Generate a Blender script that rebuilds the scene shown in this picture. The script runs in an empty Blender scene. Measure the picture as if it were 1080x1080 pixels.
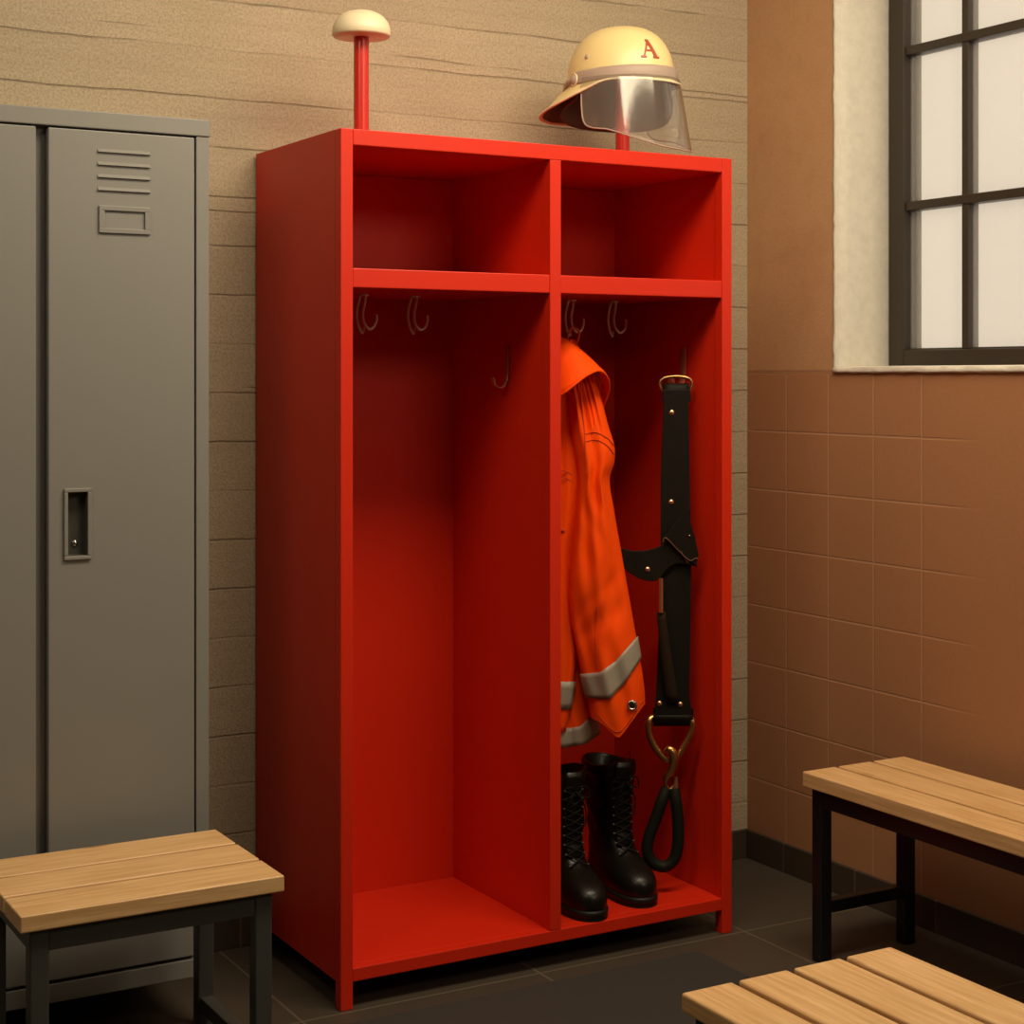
import bpy, bmesh, math, random
from mathutils import Vector, Matrix, noise as mnoise

# ------------------------------------------------------------------ camera, world, lights
C = bpy.context.scene.collection
sc = bpy.context.scene
YAW = math.radians(29.8)
FPX, HOR, CAMZ = 1781.0, 397.0, 1.4
cam_d = bpy.data.cameras.new('camera')
cam_d.sensor_width = 36.0
cam_d.lens = FPX / 1080 * 36
cam_d.shift_y = -(540 - HOR) / 1080
cam_d.clip_start = 0.05
cam = bpy.data.objects.new('camera', cam_d)
cam.location = (0, 0, CAMZ)
cam.rotation_euler = (math.pi / 2, 0, -YAW)
C.objects.link(cam)
sc.camera = cam

world = bpy.data.worlds.new('world')
sc.world = world
world.use_nodes = True
wn = world.node_tree
bgn = wn.nodes['Background']
bgn.inputs['Color'].default_value = (1.0, 0.88, 0.73, 1)
bgn.inputs['Strength'].default_value = 1.45

def area(name, loc, target, size, size_y, power, color):
    l = bpy.data.lights.new(name, 'AREA')
    l.shape = 'RECTANGLE'
    l.size, l.size_y, l.energy, l.color = size, size_y, power, color
    o = bpy.data.objects.new(name, l)
    o.location = loc
    d = Vector(target) - Vector(loc)
    o.rotation_euler = d.to_track_quat('-Z', 'Y').to_euler()
    C.objects.link(o)
    return o
area('lamp_or_fill_light', (1.95, 2.50, 2.90), (2.0, 3.2, 0.6), 1.7, 0.6, 84, (1.0, 0.82, 0.57))
area('lamp_or_fill_light', (-0.2, 2.2, 2.90), (1.2, 3.6, 1.0), 0.6, 0.6, 23, (1.0, 0.83, 0.60))  # unseen fill, added to brighten the red locker's left side and the left bench
area('lamp_or_fill_light', (2.45, 0.2, 2.75), (1.9, 3.4, 0.9), 1.2, 0.6, 26, (1.0, 0.84, 0.62))  # added front fill from out of view, lifts the locker frame, jacket and benches

sc.view_settings.view_transform = 'Standard'
sc.view_settings.look = 'None'
sc.view_settings.exposure = -0.50
sc.view_settings.gamma = 1.0
sc.view_settings.use_curve_mapping = False

FW = Vector((math.sin(YAW), math.cos(YAW), 0))
RT = Vector((math.cos(YAW), -math.sin(YAW), 0))

def at(u, v, d):
    """world point seen at picture position u, v at distance d along the view axis"""
    return FW * d + RT * ((u - 540) / FPX * d) + Vector((0, 0, CAMZ + (HOR - v) / FPX * d))

def lerp(a, b, t): return a + (b - a) * t

def interp(x, pts):
    if x <= pts[0][0]: return pts[0][1]
    for (x0, y0), (x1, y1) in zip(pts, pts[1:]):
        if x <= x1:
            t = (x - x0) / (x1 - x0)
            return y0 + (y1 - y0) * t
    return pts[-1][1]

def sinterp(x, pts):
    """smooth (Catmull-Rom) interpolation through pts"""
    n = len(pts)
    if x <= pts[0][0]: return pts[0][1]
    if x >= pts[-1][0]: return pts[-1][1]
    for i in range(n - 1):
        if x <= pts[i + 1][0]:
            x0, y0 = pts[i]; x1, y1 = pts[i + 1]
            m0 = (y1 - pts[i - 1][1]) / (x1 - pts[i - 1][0]) if i > 0 else (y1 - y0) / (x1 - x0)
            m1 = (pts[i + 2][1] - y0) / (pts[i + 2][0] - x0) if i + 2 < n else (y1 - y0) / (x1 - x0)
            h = x1 - x0; t = (x - x0) / h
            return ((2*t**3 - 3*t*t + 1) * y0 + (t**3 - 2*t*t + t) * h * m0
                    + (-2*t**3 + 3*t*t) * y1 + (t**3 - t*t) * h * m1)

# ------------------------------------------------------------------ materials
class NT:
    def __init__(s, m):
        m.use_nodes = True
        s.t = m.node_tree
        s.b = s.t.nodes['Principled BSDF']
    def n(s, kind, **kw):
        o = s.t.nodes.new(kind)
        for k, v in kw.items(): setattr(o, k, v)
        return o
    def l(s, a, b): s.t.links.new(a, b)
    def put(s, sock, v):
        if hasattr(v, 'node'): s.l(v, sock)
        else: sock.default_value = v
    def math(s, op, a, b=0.0, c=0.0, clamp=False):
        o = s.n('ShaderNodeMath', operation=op, use_clamp=clamp)
        s.put(o.inputs[0], a); s.put(o.inputs[1], b); s.put(o.inputs[2], c)
        return o.outputs[0]
    def noise(s, vec, scale, detail=3, rough=0.55):
        o = s.n('ShaderNodeTexNoise')
        o.inputs['Scale'].default_value = scale
        o.inputs['Detail'].default_value = detail
        o.inputs['Roughness'].default_value = rough
        s.l(vec, o.inputs['Vector'])
        return o.outputs['Fac']
    def mapping(s, vec, scale=(1, 1, 1), rot=(0, 0, 0)):
        o = s.n('ShaderNodeMapping')
        o.inputs['Scale'].default_value = scale
        o.inputs['Rotation'].default_value = rot
        s.l(vec, o.inputs['Vector'])
        return o.outputs['Vector']
    def ramp(s, fac, a, b, ca, cb):
        o = s.n('ShaderNodeMapRange', interpolation_type='SMOOTHSTEP')
        s.put(o.inputs['Value'], fac)
        o.inputs['From Min'].default_value = a; o.inputs['From Max'].default_value = b
        o.inputs['To Min'].default_value = ca; o.inputs['To Max'].default_value = cb
        return o.outputs['Result']
    def mix(s, f, a, b, mode='MIX'):
        o = s.n('ShaderNodeMix', data_type='RGBA', blend_type=mode)
        s.put(o.inputs[0], f)
        s.put(o.inputs[6], a if hasattr(a, 'node') else (*a, 1))
        s.put(o.inputs[7], b if hasattr(b, 'node') else (*b, 1))
        return o.outputs[2]
    def bump(s, h, strength, dist):
        o = s.n('ShaderNodeBump')
        o.inputs['Strength'].default_value = strength
        o.inputs['Distance'].default_value = dist
        s.l(h, o.inputs['Height'])
        s.l(o.outputs[0], s.b.inputs['Normal'])
    def lines(s, c, period, off, width):
        """1 on thin lines spaced period apart"""
        x = s.math('DIVIDE', s.math('SUBTRACT', c, off), period)
        f = s.math('FRACT', x)
        d = s.math('ABSOLUTE', s.math('SUBTRACT', f, 0.5))
        w = width / period / 2
        return s.ramp(d, 0.5 - 1.6 * w, 0.5 - 0.6 * w, 0, 1)

def mat(name, col, rough=0.5, metal=0.0, var=0.06, nscale=30, bump=0.0, bscale=200, coat=0.0, spec=0.5, objspace=True):
    m = bpy.data.materials.new(name)
    t = NT(m)
    tc = t.n('ShaderNodeTexCoord').outputs['Object']
    f = t.noise(tc, nscale)
    a = tuple(c * (1 - var) for c in col); b = tuple(min(1, c * (1 + var)) for c in col)
    t.l(t.mix(f, a, b), t.b.inputs['Base Color'])
    t.b.inputs['Roughness'].default_value = rough
    t.b.inputs['Metallic'].default_value = metal
    t.b.inputs['Coat Weight'].default_value = coat
    t.b.inputs['Coat Roughness'].default_value = 0.15
    t.b.inputs['Specular IOR Level'].default_value = spec
    if bump: t.bump(t.noise(tc, bscale, 2), bump, 0.001)
    return m

M = {}
M['red'] = mat('red_powder_coat', (0.60, 0.021, 0.004), 0.42, var=0.03, nscale=6, bump=0.05, bscale=500, spec=0.35)
M['red_pin'] = mat('red_tube_paint', (0.50, 0.018, 0.008), 0.3, var=0.05)
M['cream'] = mat('cream_plastic', (0.78, 0.68, 0.47), 0.38, var=0.03)
M['helmet'] = mat('pale_yellow_enamel', (0.75, 0.60, 0.29), 0.36, var=0.03, nscale=8)
M['band'] = mat('mauve_grey_rubber', (0.36, 0.27, 0.22), 0.5)
M['lining'] = mat('dark_olive_leather', (0.085, 0.07, 0.038), 0.7, bump=0.3, bscale=300)
M['emblem'] = mat('brick_red_emblem', (0.36, 0.06, 0.035), 0.45)
M['grey'] = mat('grey_locker_paint', (0.225, 0.222, 0.208), 0.45, var=0.03, nscale=4, bump=0.05, bscale=600)
M['darkgrey'] = mat('dark_recess_grey', (0.075, 0.075, 0.062), 0.4)
M['chrome'] = mat('polished_steel', (0.6, 0.58, 0.54), 0.22, metal=1)
M['wire'] = mat('dark_nickel_wire', (0.72, 0.66, 0.60), 0.3, metal=0.3)
M['hookred'] = mat('dark_bronze_hook', (0.40, 0.11, 0.07), 0.32, metal=0.2)
M['brass'] = mat('aged_brass', (0.56, 0.33, 0.12), 0.32, metal=1, var=0.2, nscale=60)
M['rivet'] = mat('copper_rivet', (0.80, 0.52, 0.33), 0.3, metal=1)
M['leather'] = mat('black_harness_leather', (0.007, 0.005, 0.003), 0.6, var=0.3, bump=0.4, bscale=260, spec=0.16)
M['leather_edge'] = mat('tan_leather_edge', (0.17, 0.055, 0.03), 0.5)
M['webbing'] = mat('brown_black_webbing', (0.022, 0.013, 0.007), 0.85, var=0.4, nscale=300, bump=0.6, bscale=700, spec=.1)
M['rope'] = mat('black_rubber_rope', (0.006, 0.007, 0.004), 0.6, bump=0.5, bscale=300, spec=0.2)
M['boot'] = mat('black_boot_leather', (0.006, 0.005, 0.0035), 0.34, var=0.3, bump=0.5, bscale=130, spec=0.35)
M['sole'] = mat('black_rubber_sole', (0.006, 0.006, 0.004), 0.5, spec=.3)
M['lace'] = mat('black_boot_lace', (0.008, 0.007, 0.005), 0.7, spec=.15)
M['silver'] = mat('silver_reflective_tape', (0.30, 0.27, 0.215), 0.45, var=0.12, nscale=120, bump=0.3, bscale=600)
M['steel_grey'] = mat('grey_bench_steel', (0.055, 0.056, 0.050), 0.4, var=0.05)
M['steel_black'] = mat('black_bench_steel', (0.008, 0.009, 0.010), 0.35, var=0.05)
M['mat'] = mat('dark_rubber_mat', (0.030, 0.027, 0.024), 0.85, var=0.25, nscale=500, bump=0.8, bscale=900)
M['frame'] = mat('black_window_steel', (0.030, 0.022, 0.015), 0.45)
M['white_plaster'] = mat('rough_white_plaster', (0.66, 0.63, 0.55), 0.95, var=0.14, nscale=45, bump=1.0, bscale=160)
M['ceiling'] = mat('pale_ceiling_paint', (0.45, 0.40, 0.32), 0.9)
M['roomwall'] = mat('warm_beige_paint', (0.30, 0.235, 0.15), 0.9)

def m_jacket():
    m = bpy.data.materials.new('orange_hi_vis_fabric'); t = NT(m)
    tc = t.n('ShaderNodeTexCoord').outputs['Object']
    f = t.noise(tc, 9)
    t.l(t.mix(f, (0.88, 0.058, 0.0005), (0.93, 0.088, 0.001)), t.b.inputs['Base Color'])
    t.b.inputs['Roughness'].default_value = 0.7
    t.b.inputs['Specular IOR Level'].default_value = 0.12
    w1 = t.noise(tc, 900, 1); w2 = t.noise(t.mapping(tc, (1, 1, .25)), 28, 3)
    t.bump(t.math("ADD", t.math("MULTIPLY", w1, 0.12), w2), 0.45, 0.007)
    return m
M['jacket'] = m_jacket()
M['seam'] = mat('rust_orange_stitching', (0.42, 0.035, 0.004), 0.8)

def m_wood():
    m = bpy.data.materials.new('oiled_beech'); t = NT(m)
    tc = t.n('ShaderNodeTexCoord').outputs['Object']
    oi = t.n('ShaderNodeObjectInfo').outputs['Random']
    add = t.n('ShaderNodeVectorMath', operation='ADD')
    t.l(tc, add.inputs[0])
    comb = t.n('ShaderNodeCombineXYZ')
    t.l(t.math('MULTIPLY', oi, 17.0), comb.inputs[0]); t.l(t.math('MULTIPLY', oi, 5.0), comb.inputs[1])
    t.l(comb.outputs[0], add.inputs[1])
    v = add.outputs[0]
    g1 = t.noise(t.mapping(v, (1.6, 26, 26)), 3.0, 4, 0.6)
    g2 = t.noise(t.mapping(v, (3, 140, 140)), 3.0, 3, 0.6)
    g3 = t.noise(v, 3.5, 2)
    c = t.mix(t.ramp(g1, 0.35, 0.68, 0, 1), (0.62, 0.37, 0.155), (0.80, 0.53, 0.26))
    c = t.mix(t.ramp(g2, 0.45, 0.7, 0, 0.35), c, (0.33, 0.16, 0.05))
    c = t.mix(t.ramp(g3, 0.3, 0.7, 0.0, 0.35), c, (0.76, 0.50, 0.25))
    # knots
    vor = t.n('ShaderNodeTexVoronoi'); t.l(t.mapping(v, (2.2, 7, 7)), vor.inputs['Vector']); vor.inputs['Scale'].default_value = 1.1
    k = t.ramp(vor.outputs['Distance'], 0.02, 0.10, 0.55, 0)
    c = t.mix(k, c, (0.28, 0.12, 0.035))
    t.l(c, t.b.inputs['Base Color'])
    t.b.inputs['Roughness'].default_value = 0.42
    t.bump(g2, 0.15, 0.001)
    return m
M['wood'] = m_wood()

def pos_xyz(t):
    p = t.n('ShaderNodeNewGeometry').outputs['Position']
    s = t.n('ShaderNodeSeparateXYZ'); t.l(p, s.inputs[0])
    return p, s.outputs[0], s.outputs[1], s.outputs[2]

def m_concrete():
    m = bpy.data.materials.new('board_marked_concrete'); t = NT(m)
    p, x, y, z = pos_xyz(t)
    wob = t.noise(t.mapping(p, (3.5, 1, 0.6)), 1.3, 3)
    zz = t.math('ADD', z, t.math('MULTIPLY', t.math('SUBTRACT', wob, 0.5), 0.014))
    ln = t.lines(zz, 0.120, 0.038, 0.0042)
    brk = t.noise(t.mapping(p, (2.2, 1, 9)), 1.7, 2)
    ln = t.math('MULTIPLY', ln, t.ramp(brk, 0.36, 0.58, 0.18, 0.9))
    ln2 = t.math('MULTIPLY', t.lines(t.math('ADD', zz, t.math('MULTIPLY', x, 0.012)), 0.43, 0.10, 0.004),
                 t.ramp(t.noise(t.mapping(p, (1.5, 1, 4)), 2.1, 1), 0.5, 0.6, 0, 0.8))
    ln = t.math('MAXIMUM', ln, ln2)
    board = t.n('ShaderNodeTexWhiteNoise', noise_dimensions='1D')
    t.l(t.math('FLOOR', t.math('DIVIDE', t.math('SUBTRACT', zz, 0.038), 0.12)), board.inputs['W'])
    st = t.noise(t.mapping(p, (1.2, 1, 26)), 2.2, 4)
    gr = t.noise(p, 170, 3, 0.7)
    bl = t.noise(p, 3.5, 3)
    c = t.mix(bl, (0.46, 0.38, 0.265), (0.56, 0.47, 0.34))
    c = t.mix(t.ramp(st, 0.35, 0.7, 0, 0.2), c, (0.36, 0.285, 0.18))
    c = t.mix(t.math('MULTIPLY', board.outputs['Value'], 0.22), c, (0.35, 0.28, 0.18))
    c = t.mix(t.ramp(gr, 0.38, 0.70, 0.0, 0.55), c, (0.23, 0.185, 0.12))
    c = t.mix(t.math('MULTIPLY', ln, 0.5), c, (0.13, 0.095, 0.06))
    t.l(c, t.b.inputs['Base Color'])
    t.b.inputs['Roughness'].default_value = 0.92
    h = t.math('ADD', t.math('MULTIPLY', gr, 0.75), t.math('MULTIPLY', st, 0.25))
    h = t.math('SUBTRACT', h, t.math('MULTIPLY', ln, 1.0))
    h = t.math('ADD', h, t.math('MULTIPLY', board.outputs['Value'], 0.5))
    t.bump(h, 0.65, 0.006)
    return m
M['concrete'] = m_concrete()

TILE_TOP = 1.411
def m_tilewall():
    m = bpy.data.materials.new('terracotta_wall_tile_and_plaster'); t = NT(m)
    p, x, y, z = pos_xyz(t)
    gh = t.lines(z, 0.168, TILE_TOP - 0.168 * 8, 0.0045)
    gv = t.lines(y, 0.18, 3.935 - 0.18 * 20, 0.0045)
    g = t.math('MAXIMUM', t.math('MULTIPLY', gh, t.ramp(y, 2.98, 3.22, 0, 1)),
               t.math('MULTIPLY', gv, t.ramp(y, 3.10, 3.19, 0, 1)))
    low = t.ramp(z, TILE_TOP - 0.003, TILE_TOP, 1, 0)
    g = t.math('MULTIPLY', g, low)
    n1 = t.noise(p, 2.2, 3); n2 = t.noise(p, 140, 3, .7); n3 = t.noise(p, 14, 4)
    tile = t.mix(n1, (0.37, 0.175, 0.080), (0.41, 0.205, 0.098))
    tile = t.mix(t.ramp(n2, .35, .75, 0, .25), tile, (0.28, 0.13, 0.06))
    pl = t.mix(n1, (0.46, 0.255, 0.125), (0.50, 0.30, 0.155))
    pl = t.mix(t.ramp(n3, .45, .75, 0, .35), pl, (0.40, 0.21, 0.10))
    pl = t.mix(t.ramp(n2, .35, .75, 0, .3), pl, (0.34, 0.17, 0.08))
    c = t.mix(low, pl, tile)
    c = t.mix(t.math('MULTIPLY', g, 0.6), c, (0.47, 0.29, 0.17))
    edge = t.math('MULTIPLY', t.ramp(t.math('ABSOLUTE', t.math('SUBTRACT', z, TILE_TOP + .004)), 0.0, 0.006, 1, 0), 0.5)
    c = t.mix(edge, c, (0.16, 0.06, 0.025))
    t.l(c, t.b.inputs['Base Color'])
    t.l(t.ramp(low, 0, 1, 0.95, 0.62), t.b.inputs['Roughness'])
    h = t.math('SUBTRACT', t.math('MULTIPLY', n2, t.ramp(low, 0, 1, 0.6, 0.15)), t.math('MULTIPLY', g, 0.8))
    t.bump(h, 0.5, 0.003)
    return m
M['tilewall'] = m_tilewall()

def m_floor():
    m = bpy.data.materials.new('dark_stone_floor_tile'); t = NT(m)
    p, x, y, z = pos_xyz(t)
    g = t.math('MAXIMUM', t.lines(x, 0.6, 1.426, 0.005), t.lines(y, 0.6, 3.405, 0.005))
    n1 = t.noise(p, 3, 3); n2 = t.noise(p, 260, 3, .7)
    c = t.mix(n1, (0.040, 0.031, 0.022), (0.062, 0.048, 0.034))
    c = t.mix(t.ramp(n2, .4, .75, 0, .4), c, (0.10, 0.08, 0.06))
    c = t.mix(t.math('MULTIPLY', g, 0.7), c, (0.15, 0.115, 0.08))
    t.l(c, t.b.inputs['Base Color'])
    t.b.inputs['Roughness'].default_value = 0.55
    t.bump(t.math('SUBTRACT', t.math('MULTIPLY', n2, .3), g), 0.35, 0.002)
    return m
M['floor'] = m_floor()

def m_base():
    m = bpy.data.materials.new('dark_skirting_tile'); t = NT(m)
    p, x, y, z = pos_xyz(t)
    g = t.math('MAXIMUM', t.lines(t.math('ADD', x, 0.02), 0.3, 0.0, 0.005), t.lines(y, 0.3, 3.755 - 3.0, 0.005))
    n2 = t.noise(p, 200, 3, .7)
    c = t.mix(n2, (0.040, 0.028, 0.020), (0.062, 0.043, 0.030))
    c = t.mix(t.math('MULTIPLY', g, .7), c, (0.15, 0.10, 0.065))
    t.l(c, t.b.inputs['Base Color']); t.b.inputs['Roughness'].default_value = 0.5
    t.bump(t.math('SUBTRACT', t.math('MULTIPLY', n2, .2), g), 0.3, 0.002)
    return m
M['skirting'] = m_base()

def m_clear(name, tint, frost, gloss_rough):
    m = bpy.data.materials.new(name); m.use_nodes = True
    nt = m.node_tree; nt.nodes.remove(nt.nodes['Principled BSDF'])
    out = nt.nodes['Material Output']
    tr = nt.nodes.new('ShaderNodeBsdfTransparent'); tr.inputs[0].default_value = (*tint, 1)
    tl = nt.nodes.new('ShaderNodeBsdfTranslucent'); tl.inputs[0].default_value = (.85, .83, .78, 1)
    df = nt.nodes.new('ShaderNodeBsdfDiffuse'); df.inputs[0].default_value = (.75, .72, .66, 1)
    gl = nt.nodes.new('ShaderNodeBsdfGlossy'); gl.inputs['Roughness'].default_value = gloss_rough
    lw = nt.nodes.new('ShaderNodeLayerWeight'); pw = nt.nodes.new('ShaderNodeMath'); pw.operation = 'POWER'; pw.inputs[1].default_value = 4.0
    nt.links.new(lw.outputs['Facing'], pw.inputs[0])
    fr = nt.nodes.new('ShaderNodeMapRange'); fr.inputs['To Min'].default_value = 0.045; nt.links.new(pw.outputs[0], fr.inputs['Value'])
    lw.inputs['Blend'].default_value = 0.5
    m0 = nt.nodes.new('ShaderNodeMixShader'); m0.inputs[0].default_value = 0.5
    m1 = nt.nodes.new('ShaderNodeMixShader'); m1.inputs[0].default_value = frost
    m2 = nt.nodes.new('ShaderNodeMixShader')
    ns = nt.nodes.new('ShaderNodeTexNoise'); ns.inputs['Scale'].default_value = 3
    mr = nt.nodes.new('ShaderNodeMapRange'); mr.inputs['To Min'].default_value = frost * .8; mr.inputs['To Max'].default_value = frost * 1.2
    L = nt.links.new
    L(ns.outputs['Fac'], mr.inputs['Value']); L(mr.outputs[0], m1.inputs[0])
    L(tl.outputs[0], m0.inputs[1]); L(df.outputs[0], m0.inputs[2])
    L(tr.outputs[0], m1.inputs[1]); L(m0.outputs[0], m1.inputs[2])
    L(fr.outputs[0], m2.inputs[0]); L(m1.outputs[0], m2.inputs[1]); L(gl.outputs[0], m2.inputs[2])
    L(m2.outputs[0], out.inputs[0])
    return m
M['glass'] = m_clear('misty_window_glass', (.96, .95, .93), 0.22, 0.08)
M['visor'] = m_clear('clear_visor_plastic', (.93, .93, .90), 0.10, 0.12)

# ------------------------------------------------------------------ mesh helpers
def link(name, bm, m, parent=None, smooth=False, bevel=0.0, loc=None, segs=2, recalc=True):
    if recalc: bmesh.ops.recalc_face_normals(bm, faces=bm.faces)
    me = bpy.data.meshes.new(name)
    bm.to_mesh(me); bm.free()
    me.materials.append(m)
    if smooth:
        for p in me.polygons: p.use_smooth = True
        me.set_sharp_from_angle(angle=math.radians(62))
    o = bpy.data.objects.new(name, me)
    C.objects.link(o)
    if parent: o.parent = parent
    if bevel:
        b = o.modifiers.new('bevel', 'BEVEL'); b.width = bevel; b.segments = segs; b.limit_method = 'ANGLE'
        b.harden_normals = False
    return o

def origin_to(o, p):
    """move a top-level mesh's origin to p without moving the mesh"""
    p = Vector(p); o.data.transform(Matrix.Translation(-p)); o.location = p

def box(bm, x0, x1, y0, y1, z0, z1):
    vs = [bm.verts.new((x, y, z)) for x in (x0, x1) for y in (y0, y1) for z in (z0, z1)]
    for f in ((0, 1, 3, 2), (4, 6, 7, 5), (0, 4, 5, 1), (2, 3, 7, 6), (0, 2, 6, 4), (1, 5, 7, 3)):
        bm.faces.new([vs[i] for i in f])

def bx(*boxes):
    bm = bmesh.new()
    for b in boxes: box(bm, *b)
    return bm

def tube(bm, pts, r, n=10, closed=False, flat=1.0, ref=None):
    pts = [Vector(p) for p in pts]
    rings = []
    N = len(pts)
    prev = None
    for i, p in enumerate(pts):
        a = pts[(i - 1) % N] if (closed or i > 0) else p
        b = pts[(i + 1) % N] if (closed or i < N - 1) else p
        d = (b - a).normalized()
        if prev is None:
            u = ref.copy() if ref else (Vector((0, 0, 1)) if abs(d.z) < 0.9 else Vector((1, 0, 0)))
        else: u = prev
        u = (u - d * u.dot(d)).normalized()
        prev = u
        w = d.cross(u)
        rr = r[i] if isinstance(r, (list, tuple)) else r
        rings.append([bm.verts.new(p + u * math.cos(2*math.pi*k/n) * rr + w * math.sin(2*math.pi*k/n) * rr * flat) for k in range(n)])
    M_ = N if closed else N - 1
    for i in range(M_):
        A, B = rings[i], rings[(i + 1) % N]
        for k in range(n):
            bm.faces.new((A[k], A[(k+1) % n], B[(k+1) % n], B[k]))
    if not closed:
        bm.faces.new(rings[0][::-1]); bm.faces.new(rings[-1])

def smooth_path(pts, k=6, closed=False):
    pts = [Vector(p) for p in pts]
    out = []; N = len(pts)
    for i in range(N if closed else N - 1):
        p1, p2 = pts[i], pts[(i + 1) % N]
        p0 = pts[(i - 1) % N] if (closed or i > 0) else p1
        p3 = pts[(i + 2) % N] if (closed or i + 2 < N) else p2
        for j in range(k):
            t = j / k
            out.append(0.5 * ((2*p1) + (-p0 + p2)*t + (2*p0 - 5*p1 + 4*p2 - p3)*t*t + (-p0 + 3*p1 - 3*p2 + p3)*t**3))
    if not closed: out.append(pts[-1])
    return out

def grid(bm, rows, wrap=False, cap0=False, cap1=False):
    V = [[bm.verts.new(p) for p in r] for r in rows]
    n = len(V[0])
    for i in range(len(V) - 1):
        for k in range(n if wrap else n - 1):
            bm.faces.new((V[i][k], V[i][(k+1) % n], V[i+1][(k+1) % n], V[i+1][k]))
    if cap0: bm.faces.new(V[0][::-1])
    if cap1: bm.faces.new(V[-1])
    return V

def solidify(o, th, off=0):
    s = o.modifiers.new('thickness', 'SOLIDIFY'); s.thickness = th; s.offset = off
    return o

def lathe(bm, prof, c, n=40):
    rows = [[Vector((c[0] + r * math.cos(2*math.pi*k/n), c[1] + r * math.sin(2*math.pi*k/n), c[2] + z)) for k in range(n)] for r, z in prof]
    grid(bm, rows, wrap=True, cap0=True, cap1=True)

def dome(bm, c, nrm, r, h, n=14):
    nrm = Vector(nrm).normalized()
    u = nrm.orthogonal().normalized(); w = nrm.cross(u)
    rows = []
    for i in range(5):
        a = i / 4 * math.pi / 2 * 0.97
        rows.append([Vector(c) + (u * math.cos(2*math.pi*k/n) + w * math.sin(2*math.pi*k/n)) * r * math.cos(a) + nrm * h * math.sin(a) for k in range(n)])
    grid(bm, rows, wrap=True, cap0=True, cap1=True)

def thing(name, label, cat, loc, group=None, rz=0):
    o = bpy.data.objects.new(name, None)
    o.location = loc; o.rotation_euler.z = rz
    o.empty_display_size = 0.1
    C.objects.link(o)
    o['label'] = label; o['category'] = cat
    if group: o['group'] = group
    return o

def child(name, bm, m, parent, **kw):
    """mesh given in world coordinates, parented to an unrotated thing or part"""
    base = Vector((0, 0, 0)); q = parent
    while q:
        base += q.location; q = q.parent
    o = link(name, bm, m, parent, **kw)
    o.data.transform(Matrix.Translation(-base))
    return o

def struct(name, bm, m, **kw):
    o = link(name, bm, m, **kw); o['kind'] = 'structure'
    return o

# ------------------------------------------------------------------ room
XW, YW = 3.045, 3.935
XL, YF, ZC = -1.6, -1.6, 2.95
struct('floor', bx((XL - .2, XW + .3, YF - .2, YW + .3, -0.1, 0)), M['floor'])
struct('ceiling', bx((XL - .2, XW + .3, YF - .2, YW + .3, ZC, ZC + .1)), M['ceiling'])
struct('wall_back', bx((XL - .2, XW, YW, YW + .25, 0, ZC)), M['concrete'])
struct('wall_left', bx((XL - .2, XL, YF, YW, 0, ZC)), M['roomwall'])
struct('wall_front', bx((XL, XW, YF - .2, YF, 0, ZC)), M['roomwall'])
WY1, WY0 = 3.552, 1.05           # window opening along the right wall
WZ0, WZ1 = 1.411, 2.74
XO = XW + 0.30
struct('wall_right', bx((XW, XO, WY1, YW + .25, 0, ZC), (XW, XO, YF - .2, WY0, 0, ZC),
                        (XW, XO, WY0, WY1, 0, WZ0), (XW, XO, WY0, WY1, WZ1, ZC)), M['tilewall'])
bm = bmesh.new()  # plaster lining of the window opening
rnd = random.Random(3)
ny = 60
rows = []
for x in (XW - .0015, XW + .05, XW + .12, XO):
    rows.append([Vector((x + (rnd.uniform(-.0025, .001) if x < XW else 0), WY1 - .008 + rnd.uniform(-.0012, .0012), lerp(WZ0, WZ1, k / ny))) for k in range(ny + 1)])
grid(bm, rows)
rv = struct('trim_1', bm, M['white_plaster'], smooth=True)
solidify(rv, 0.012, 1)
bm = bmesh.new()
rows = []
ny = 90
for (x, z) in ((XW - .004, WZ0 - .001), (XW - .006, WZ0 + .004), (XW - .003, WZ0 + .012), (XW + .05, WZ0 + .014), (XO, WZ0 + .016)):
    rows.append([Vector((x + rnd.uniform(-.0015, .0015), lerp(WY0, WY1, k / ny), z + rnd.uniform(-.001, .001) * (x < XW + .01))) for k in range(ny + 1)])
grid(bm, rows)
sill = struct('trim_2', bm, M['white_plaster'], smooth=True)
solidify(sill, 0.006, 0)

bz = 0.082
struct('baseboard_back', bx((XL, XW - .012, YW - .012, YW, 0, bz)), M['skirting'], bevel=.002)
struct('baseboard_right', bx((XW - .012, XW, YF, YW, 0, bz)), M['skirting'], bevel=.002)

# window: steel frame, bars, panes
FX = 3.229
fr = bx()
z0 = WZ0 + .016; z1 = WZ1 - .005
ya, yb = WY0 + .01, WY1 - .012
fwid = 0.058
win = struct('window_1', bx((FX, FX + .06, yb - fwid, yb, z0, z1), (FX, FX + .06, ya, ya + fwid, z0, z1),
                            (FX, FX + .06, ya + fwid, yb - fwid, z0, z0 + .045), (FX, FX + .06, ya + fwid, yb - fwid, z1 - .05, z1)),
             M['frame'], bevel=.003)
bars = bmesh.new()
ycols = [3.262 - .262 * k for k in range(8)]
for yc in ycols: box(bars, FX + .012, FX + .05, yc - .012, yc + .012, z0 + .045, z1 - .05)
for zc in (1.866, 2.292): box(bars, FX + .008, FX + .054, ya + fwid, yb - fwid, zc - .012, zc + .012)
child('glazing_bar', bars, M['frame'], win, bevel=.002)
bd = bmesh.new()   # thin strips at the jamb standing in for reflections in the double glazing
for off, w in ((.012, .004), (.026, .003)):
    box(bd, FX + .034, FX + .040, yb - fwid - off - w, yb - fwid - off, z0 + .045, z1 - .05)
box(bd, FX + .026, FX + .034, ya + fwid, yb - fwid, z0 + .045, z0 + .050)  # bead along the bottom of the pane
child('reflection_and_bead', bd, M['steel_grey'], win)
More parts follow.
